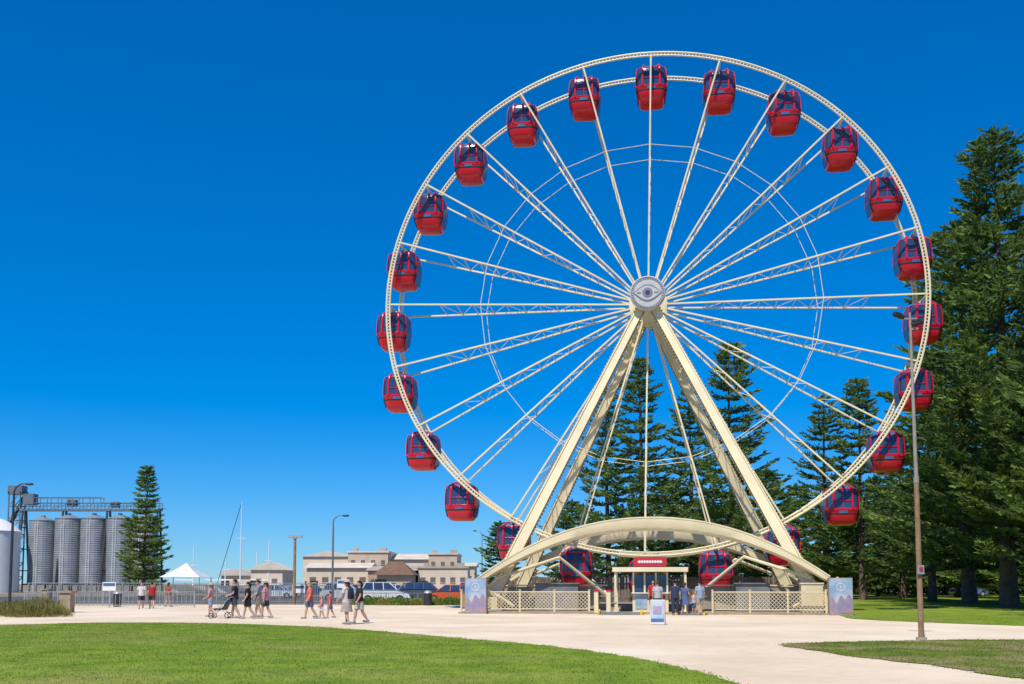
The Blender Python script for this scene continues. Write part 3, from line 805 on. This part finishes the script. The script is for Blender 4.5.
building(-43,-30,210,12,4.9,'low pale shed with light gabled roof behind parked cars',M['wallw'],M['roofp'],'gable',5,1.2,1,.5)
building(-29.6,-20,206,12,4.3,'low terracotta building with tan roof behind parked cars',M['wallt'],M['roofg'],'gable',4,1.0,1,.5)
building(-19.5,-9.2,208,12,4.8,'low pale building with flat roof behind parked cars',M['wallw'],M['roofg'],'flat',5,1,1,.5,2)
building(-20.2,-15.2,150,7,2.9,'small brown hip roofed pavilion beside the car park',M['wallb'],M['roofb'],'hip',3,2.1)
building(-49.5,-43.5,190,10,4.2,'cream cottage with gabled front behind the fence',M['wallw'],M['roofp'],'facegable',2,1.5)
building(-58,-51,200,10,3.2,'low cream shed with tan roof near the marina',M['wallw'],M['roofg'],'gable',3,1.3)
building(-110,-96,160,14,4.0,'low beige shed behind the fence',M['wallb'],M['roofg'],'flat',5)
M['canvas']=mat('marquee_canvas',(.66,.66,.64),.8,var=.12,scale=1)
t=top('marquee','white canvas marquee with peaked pyramid roof','marquee',(-.325*125,125,0))
b=MB(); b.add([(-2.5,-2.5,2.4),(2.5,-2.5,2.4),(2.5,2.5,2.4),(-2.5,2.5,2.4),(-1.1,-1.1,3.3),(1.1,-1.1,3.3),(1.1,1.1,3.3),(-1.1,1.1,3.3),(0,0,4.2)],[(0,1,5,4),(1,2,6,5),(2,3,7,6),(3,0,4,7),(4,5,8),(5,6,8),(6,7,8),(7,4,8),(3,2,1,0)]); b.obj('canopy',M['canvas'],t)
for x in(-2.4,2.4):
    for y in(-2.4,2.4): MB().tube([(x,y,0),(x,y,2.4)],.06,6).obj('pole',M['grey'],t)
for i,(bb,Y,h) in enumerate([(-.271,170,15.5),(-.243,190,10),(-.286,185,7),(-.255,200,8),(-.318,175,8)]):
    t=top('sailing_boat','white yacht with tall bare mast moored beyond the buildings','boat',(bb*Y,Y,0),0,'moored yachts')
    b=MB(); b.add([(-4,-.3,1.2),(-4,.3,1.2),(4.5,0,1.4),(0,-1.3,1.2),(0,1.3,1.2),(-3.5,0,.1),(3.2,0,.1),(0,0,-.0)],[(0,3,2,4,1),(0,5,7,3),(3,7,6,2),(2,6,7,4),(4,7,5,1),(0,1,5)]); b.obj('hull',M['white'],t)
    b=MB(); b.tube([(0,0,1.2),(0,0,h)],[.13,.07],8); b.tube([(0,0,2.2),(-3.6,0,2.3)],.1,6); b.tube([(-.8,0,h*.6),(.8,0,h*.6)],.04,4); b.obj('mast',M['white'],t)
    if i==0: MB().tube([(-4,0,1.2),(0,0,h)],.05,4).obj('stay',M['dark'],t)

# ------------------------------------------------------------------ cars
def car(X,Y,rz,col,lab,kind='hatch'):
    t=top('parked_car',lab,'car',(X,Y,0),rz,'parked cars')
    pm=mat('car_paint',col,.25,.1,var=.05,coat=.6)
    hh=1.0 if kind!='suv' else 1.12
    def wheelarch(cx,r=.36,z=.30):
        return [(cx+r*math.cos(a),z+r*math.sin(a)) for a in [math.pi*(1-k/8) for k in range(9)]]
    low=[(-2.15,.30)]+wheelarch(-1.32)+wheelarch(1.35)+[(2.1,.30),(2.2,.5),(2.16,.74),(1.95,.88),(1.05,hh-.02),(-1.9,hh),(-2.15,.92),(-2.22,.6)]
    b=MB(); n=len(low)
    vs=[];ys=[(-.82,.94),(-.88,1),(.88,1),(.82,.94)]
    for y,k in ys: vs+=[(x*(k if k==1 else .985),y,.62+(z-.62)*k) for x,z in low]
    fs=[]
    for q in range(3):
        for i in range(n): fs.append((q*n+i,q*n+(i+1)%n,(q+1)*n+(i+1)%n,(q+1)*n+i))
    fs.append(tuple(range(n))); fs.append(tuple(range(4*n-1,3*n-1,-1)))
    b.add(vs,fs); b.obj('body',pm,t)
    zt=hh+.50 if kind!='suv' else hh+.6
    xr=-1.75 if kind!='sedan' else -1.35
    gl=[(1.15,hh-.03),(.45,zt-.03),(xr+.25,zt-.03),(xr-.15,hh-.03)]
    b=MB()
    v=[(x,-(.82 if z<hh+.1 else .64),z) for x,z in gl]+[(x,(.82 if z<hh+.1 else .64),z) for x,z in gl]
    b.add(v,[(0,1,2,3),(7,6,5,4)]+[(i,i+4,(i+1)%4+4,(i+1)%4) for i in range(4)]); b.obj('window',M['glass'],t)
    b=MB(); b.box(((.45+xr+.25)/2,0,zt-.01),(.45-xr-.25+.06,1.30,.06))
    for sy in(-1,1):
        for (xa,xb) in((1.15,.45),(.0,-.05),(-.85,-.88),(xr-.12,xr+.25)):
            b.beam((xa,sy*.825,hh-.03),(xb,sy*.65,zt-.02),.07,.04)
    b.obj('roof',pm,t)
    for cx in(-1.32,1.35):
        for sy in(-1,1):
            b=MB(); b.disc((cx,sy*.80,.32),.32,.2,20); wh=b.obj('wheel',M['tyre'],t)
            MB().disc((cx,sy*.905,.32),.19,.02,14).obj('rim',M['grey'],wh)
    for sy in(-1,1):
        MB().box((2.10,sy*.6,.68),(.16,.34,.13)).obj('headlight',M['white'],t)
        MB().box((-2.15,sy*.66,.78),(.14,.26,.16)).obj('tail_light',M['redm'],t)
    MB().box((2.2,0,.42),(.06,1.3,.14)).obj('bumper',M['dark'],t)
car(-.128*86,86,rad(8),(.75,.75,.74),'white four wheel drive parked behind the bar fence','suv')
car(-.098*98,98,rad(4),(.30,.31,.33),'silver car parked near the pavilion','sedan')
car(-.087*92,92,rad(0),(.10,.10,.11),'dark car parked near the warehouses','suv')
car(-.060*86,86,rad(172),(.70,.10,.02),'orange red car parked behind the bar fence')
car(-.168*96,96,rad(5),(.6,.6,.6),'pale four wheel drive parked near the street lamp','suv')
car(-.036*100,100,rad(0),(.65,.66,.66),'white car parked near the wheel base','suv')
car(-.150*112,112,rad(-6),(.12,.13,.14),'charcoal sedan parked in the far row','sedan')
car(-.115*114,114,rad(0),(.70,.70,.68),'white sedan parked in the far row','sedan')
car(-.20*118,118,rad(5),(.05,.08,.15),'dark blue car in the far car park','sedan')
car(-.235*110,110,rad(0),(.62,.62,.62),'white hatchback in the far car park')
car(.455*128,128,rad(0),(.1,.15,.3),'blue car parked beyond the pines')

# ------------------------------------------------------------------ people
cache={}
def remesh(b,name,m,vox):
    me=b.mesh(name,m,False); o=D.objects.new('tmp',me); COL.objects.link(o)
    md=o.modifiers.new('r','REMESH'); md.mode='VOXEL'; md.voxel_size=vox; md.use_smooth_shade=True
    sm=o.modifiers.new('s','SMOOTH'); sm.iterations=2; sm.factor=.4
    dg=bpy.context.evaluated_depsgraph_get(); out=D.meshes.new_from_object(o.evaluated_get(dg)); out.name=name
    D.objects.remove(o); out.materials.clear(); out.materials.append(m)
    return out
def skeleton(pose):
    st,ka,kb,arm,el=pose
    J={}
    def dirv(a): return Vector((0,-math.sin(a),-math.cos(a)))
    for s,a,k in((-1,st,ka),(1,-st,kb)):
        hip=Vector((s*.095,0,.90)); kn=hip+dirv(a)*.42+Vector((s*.01,0,0)); an=kn+dirv(a-k)*.40
        J['hip',s]=hip;J['kn',s]=kn;J['an',s]=an
        J['toe',s]=an+Vector((s*.02,-.17,-.035)); J['heel',s]=an+Vector((0,.05,-.03))
    low=min(J['an',-1].z,J['an',1].z); dz=.075-low
    for s,a in((-1,-arm),(1,arm)):
        sh=Vector((s*.175,0,1.385)); e=sh+Vector((s*.06,-math.sin(a)*.27,-math.cos(a)*.27)); b2=a+el
        wr=e+Vector((s*.0,-math.sin(b2)*.24,-math.cos(b2)*.24)); hd=(wr-e).normalized()
        J['sh',s]=sh;J['el',s]=e;J['wr',s]=wr;J['hd',s]=hd
    for k in J:
        if k[0]!='hd': J[k]=J[k]+Vector((0,0,dz))
    return J,dz
def body_mesh(pose,fem):
    key=(pose,fem)
    if key in cache: return cache[key]
    J,dz=skeleton(pose); b=MB(); wq=.93 if fem else 1.0
    T=[(0,0,.80,.10,.08),(0,0,.86,.155,.115),(0,0,.94,.165,.12),(0,0,1.06,.135*wq,.10),(0,0,1.20,.15*wq,.11),(0,0,1.32,.165*wq,.108),(0,0,1.39,.15*wq,.085),(0,.005,1.43,.07,.065),(0,0,1.48,.052,.055),(0,-.01,1.53,.05,.055)]
    b.stack([(x,y,z+dz,a,c) for x,y,z,a,c in T],20)
    b.ell((0,-.012,1.60+dz),(.075,.095,.112),16,12); b.ell((0,-.04,1.535+dz),(.048,.055,.045),10,6)
    b.tube([(0,-.10,1.62+dz),(0,-.122,1.585+dz)],[.010,.017],6,round_ends=True)
    for s in(-1,1): b.ell((s*.078,.0,1.595+dz),(.014,.025,.034),8,5)
    for s in(-1,1):
        h,k,a,t,he=J['hip',s],J['kn',s],J['an',s],J['toe',s],J['heel',s]
        b.tube([h,h.lerp(k,.35),h.lerp(k,.8),k,k.lerp(a,.3),k.lerp(a,.75),a],[.092,.086,.066,.060,.064,.046,.040],10,round_ends=True)
        b.tube([he,a.lerp(t,.45)+Vector((0,0,-.02)),t],[.036,.042,.032],8,round_ends=True)
        S,E,W,hd=J['sh',s],J['el',s],J['wr',s],J['hd',s]
        b.tube([S-Vector((s*.04,0,0)),S,S.lerp(E,.5),E,E.lerp(W,.3),W],[.055,.054,.046,.039,.040,.028],10,round_ends=True)
        pal=W+hd*.085; side=Vector((0,1,0)); side=(side-hd*side.dot(hd)).normalized(); nn=hd.cross(side).normalized()*(-s)
        if nn.x*s>0: nn=-nn
        b.tube([W,W+hd*.04,pal],[.024,.034,.030],8,round_ends=True)
        for q,(o_,l_) in enumerate(((-.030,.068),(-.010,.078),(.010,.072),(.030,.056))):
            r0=pal+side*o_; b.tube([r0-hd*.01,r0+hd*l_*.5+nn*.006,r0+hd*l_*.9+nn*.026],[.0105,.0098,.008],6,round_ends=True)
        th=W+hd*.03-side*.030; b.tube([th,th-side*.026+hd*.03,th-side*.030+hd*.06+nn*.01],[.013,.0115,.009],6,round_ends=True)
    me=remesh(b,'person_body',M['skin'],.0125); cache[key]=me
    return me
clothm={}
def cloth(c):
    if c not in clothm: clothm[c]=mat('cloth',c,.85,var=.25,scale=9,bump=.2,bscale=25,spec=.2)
    return clothm[c]
def person(X,Y,H,face,pose,topc,botc,hairc,lab,fem=False,bottom='shorts',hat=None,extra=None,z=0,sleeve=.45):
    k=H/1.70; t=top('person',lab,'person',(X,Y,z),face,None,(k,k,k))
    J,dz=skeleton(pose)
    mkobj('body',body_mesh(pose,fem),t)
    b=MB(); wq=.95 if fem else 1.0
    if bottom=='dress':
        b.stack([(0,0,.55+dz,.27,.23),(0,0,.75+dz,.235,.19),(0,0,.93+dz,.19,.145),(0,0,1.06+dz,.155,.12),(0,0,1.20+dz,.172,.132),(0,0,1.32+dz,.185,.128),(0,0,1.40+dz,.165,.10),(0,0,1.435+dz,.09,.08)],20)
    else:
        b.stack([(0,0,.86+dz,.200,.158),(0,0,.94+dz,.198,.155),(0,0,1.06+dz,.178*wq,.140),(0,0,1.20+dz,.184*wq,.145),(0,0,1.32+dz,.194*wq,.138),(0,0,1.395+dz,.172*wq,.105),(0,0,1.435+dz,.09,.08)],20)
    for s in(-1,1):
        S,E,W=J['sh',s],J['el',s],J['wr',s]
        b.tube([S-Vector((s*.05,0,-.005)),S,S.lerp(E,sleeve*1.4)],[.068,.072,.066],10)
    b.obj('shirt' if bottom!='dress' else 'dress',cloth(topc),t,True)
    if bottom!='dress':
        b=MB(); b.stack([(0,0,.79+dz,.15,.11),(0,0,.85+dz,.188,.145),(0,0,.95+dz,.186,.142),(0,0,1.0+dz,.165,.125)],18)
        f={'shorts':.76,'trousers':1.0,'skirt':.5}[bottom]
        if bottom=='skirt': b.stack([(0,0,.50+dz,.26,.23),(0,0,.9+dz,.19,.15)],18)
        for s in(-1,1):
            h,kn,a=J['hip',s],J['kn',s],J['an',s]
            if bottom=='trousers': b.tube([h,h.lerp(kn,.5),kn,kn.lerp(a,.5),kn.lerp(a,.94)],[.108,.096,.080,.072,.068],10)
            elif bottom=='shorts': b.tube([h,h.lerp(kn,.4),h.lerp(kn,f)],[.110,.108,.102],10)
        b.obj(bottom,cloth(botc),t,True)
    b=MB()
    b.stack([(0,.012,1.575+dz,.072,.082),(0,.012,1.62+dz,.086,.098),(0,.005,1.67+dz,.083,.10),(0,-.004,1.71+dz,.06,.078),(0,-.006,1.73+dz,.02,.03)],16)
    b.v=[(x,max(y,-.055-.9*max(0,zz-dz-1.63)),zz) for x,y,zz in b.v]
    if fem: b.tube([(0,.075,1.65+dz),(0,.105,1.56+dz),(0,.10,1.42+dz)],[.045,.05,.025],8,round_ends=True)
    b.obj('hair',cloth(hairc),t,True)
    if hat:
        b=MB(); b.stack([(0,0,1.665+dz,.17,.19),(0,0,1.675+dz,.165,.185)],20); b.stack([(0,0,1.67+dz,.093,.108),(0,0,1.74+dz,.085,.10),(0,0,1.765+dz,.05,.06)],16); b.obj('hat',cloth(hat),t,True)
    for s in(-1,1): MB().ell((s*.030,-.097,1.612+dz),(.012,.008,.007),6,4).obj('eye',M['eye'],t)
    MB().ell((0,-.094,1.553+dz),(.022,.008,.006),6,4).obj('mouth',M['lip'],t)
    for s in(-1,1):
        a,tt,he=J['an',s],J['toe',s],J['heel',s]
        b=MB(); b.tube([he+Vector((0,0,.002)),a.lerp(tt,.5)+Vector((0,0,-.022)),tt+Vector((0,-.01,0))],[.042,.048,.040],8,round_ends=True)
        b.obj('shoe',M['shoe'],t,True)
    if extra=='backpack':
        b=MB(); b.stack([(0,.20,1.0+dz,.13,.07),(0,.21,1.05+dz,.15,.09),(0,.20,1.32+dz,.14,.08),(0,.19,1.39+dz,.09,.05)],14,3); 
        for s in(-1,1): b.tube([(s*.10,.14,1.38+dz),(s*.11,.0,1.43+dz),(s*.11,-.13,1.30+dz),(s*.12,.0,1.12+dz)],.018,5)
        b.obj('backpack',cloth((.03,.03,.05)),t,True)
    return t
walk=(.24,.06,.34,.22,.30); walk2=(-.20,.30,.08,-.18,.25); stand=(.05,.03,.03,.06,.20); walk3=(.14,.05,.22,.12,.8); push=(.20,.06,.26,.0,1.15)
bl=(.03,.02,.015); br=(.10,.05,.025); bd=(.35,.22,.10)
LF=rad(-90)
def pp(b,Y,*a,**k): return person(b*Y,Y,*a,**k)
pp(-.369,64,1.72,rad(20),walk,(.65,.62,.60),(.05,.06,.10),br,'man in white shirt and dark shorts walking on the paving')
pp(-.3585,64.5,1.70,rad(200),walk2,(.42,.03,.03),(.06,.06,.07),bl,'person in red shirt and dark shorts walking on the paving')
pp(-.342,70,1.68,rad(160),walk3,(.35,.10,.06),(.30,.28,.25),br,'woman in rust coloured top and pale shorts by the fence',fem=True)
pp(-.300,48.8,1.60,LF,walk3,(.55,.30,.30),(.25,.35,.5),bd,'woman in pink top, denim shorts and pale sun hat walking',fem=True,hat=(.55,.5,.42))
pp(-.276,46.6,1.80,LF,push,(.035,.04,.05),(.06,.07,.10),bl,'man in black shirt and dark shorts pushing a stroller')
pp(-.263,46,1.68,rad(-70),walk,(.02,.02,.025),(.02,.02,.03),bl,'woman in black top and black shorts walking with the group',fem=True)
pp(-.2455,46.4,1.70,rad(-100),walk2,(.55,.25,.28),(.07,.08,.12),br,'woman in pink top, dark shorts and straw hat walking',fem=True,hat=(.5,.36,.24))
pp(-.253,48.5,1.76,rad(-80),walk3,(.25,.27,.3),(.25,.20,.14),bl,'man in grey shirt and khaki shorts walking with a group')
pp(-.2015,46,1.66,rad(-60),walk,(.65,.14,.08),(.10,.12,.18),bd,'woman in bright orange top and dark shorts walking',fem=True)
pp(-.1895,46.2,1.05,rad(-70),walk3,(.6,.25,.3),(.6,.58,.55),bd,'small child in pink top and white shorts',fem=True)
pp(-.181,47,1.25,rad(-95),walk2,(.55,.12,.12),(.25,.25,.3),br,'child in red shirt and grey shorts walking')
pp(-.1645,39.6,1.72,rad(-120),walk3,(.62,.56,.52),(.42,.36,.30),br,'woman in white top, cream skirt, sun hat and black backpack',fem=True,bottom='skirt',hat=(.6,.52,.42),extra='backpack')
pp(-.152,40.6,1.72,rad(-60),walk,(.03,.03,.035),(.50,.46,.40),bl,'woman in black top and pale shorts walking',fem=True)
pp(.145,51.8,1.72,rad(180),stand,(.45,.45,.48),(.06,.07,.1),br,'man in grey shirt waiting at the ticket booth')
pp(.1625,51.2,1.76,rad(175),stand,(.035,.05,.10),(.04,.05,.08),bl,'man in navy shirt and dark trousers at the ticket booth',bottom='trousers')
pp(.172,51.6,1.66,rad(150),walk3,(.10,.14,.30),(.10,.11,.15),br,'woman in blue dress standing near the booth',fem=True,bottom='dress')
pp(.187,51,1.74,rad(200),stand,(.30,.36,.48),(.35,.32,.26),bl,'man in pale blue shirt and khaki shorts by the fence')
pp(.181,51.9,1.2,rad(120),stand,(.55,.5,.48),(.1,.15,.3),bd,'child in white shirt standing beside the fence')
pp(.1405,53.5,1.7,rad(0),stand,(.5,.03,.03),(.03,.03,.04),bl,'attendant in red shirt standing at the entrance gate',bottom='trousers',z=.09)
t=top('stroller','black baby stroller with canopy pushed across the paving','stroller',(-.2895*46.6,46.6,0),rad(180))
b=MB()
for s in(-1,1):
    b.tube([(-.62,s*.24,1.0),(-.45,s*.25,.95),(.25,s*.25,.25),(.38,s*.24,.15)],.014,6); b.tube([(-.38,s*.25,.15),(.10,s*.25,.62)],.014,6)
b.tube([(-.62,-.24,1.0),(-.62,.24,1.0)],.018,6); b.obj('frame',M['grey'],t)
b=MB(); b.prism([(-.25,.40),(.22,.36),(.32,.46),(-.12,.50),(-.36,.86),(-.44,.84)],-.21,.21); b.obj('seat',M['dark'],t)
b=MB()
can=[]
for i in range(9):
    a=math.pi*(.05+.60*i/8); can.append((-.18-.36*math.cos(a),.72+.36*math.sin(a)))
b.prism(can+[(x*.94-.01,z-.03) for x,z in reversed(can)],-.23,.23); b.obj('canopy',M['navy'],t)
for x,r in((-.38,.13),(.38,.11)):
    for s in(-1,1): MB().tube([(x+r*math.cos(2*math.pi*i/20),s*.26,r+.018+r*math.sin(2*math.pi*i/20)) for i in range(20)],.018,6,closed=True).obj('wheel',M['tyre'],t)
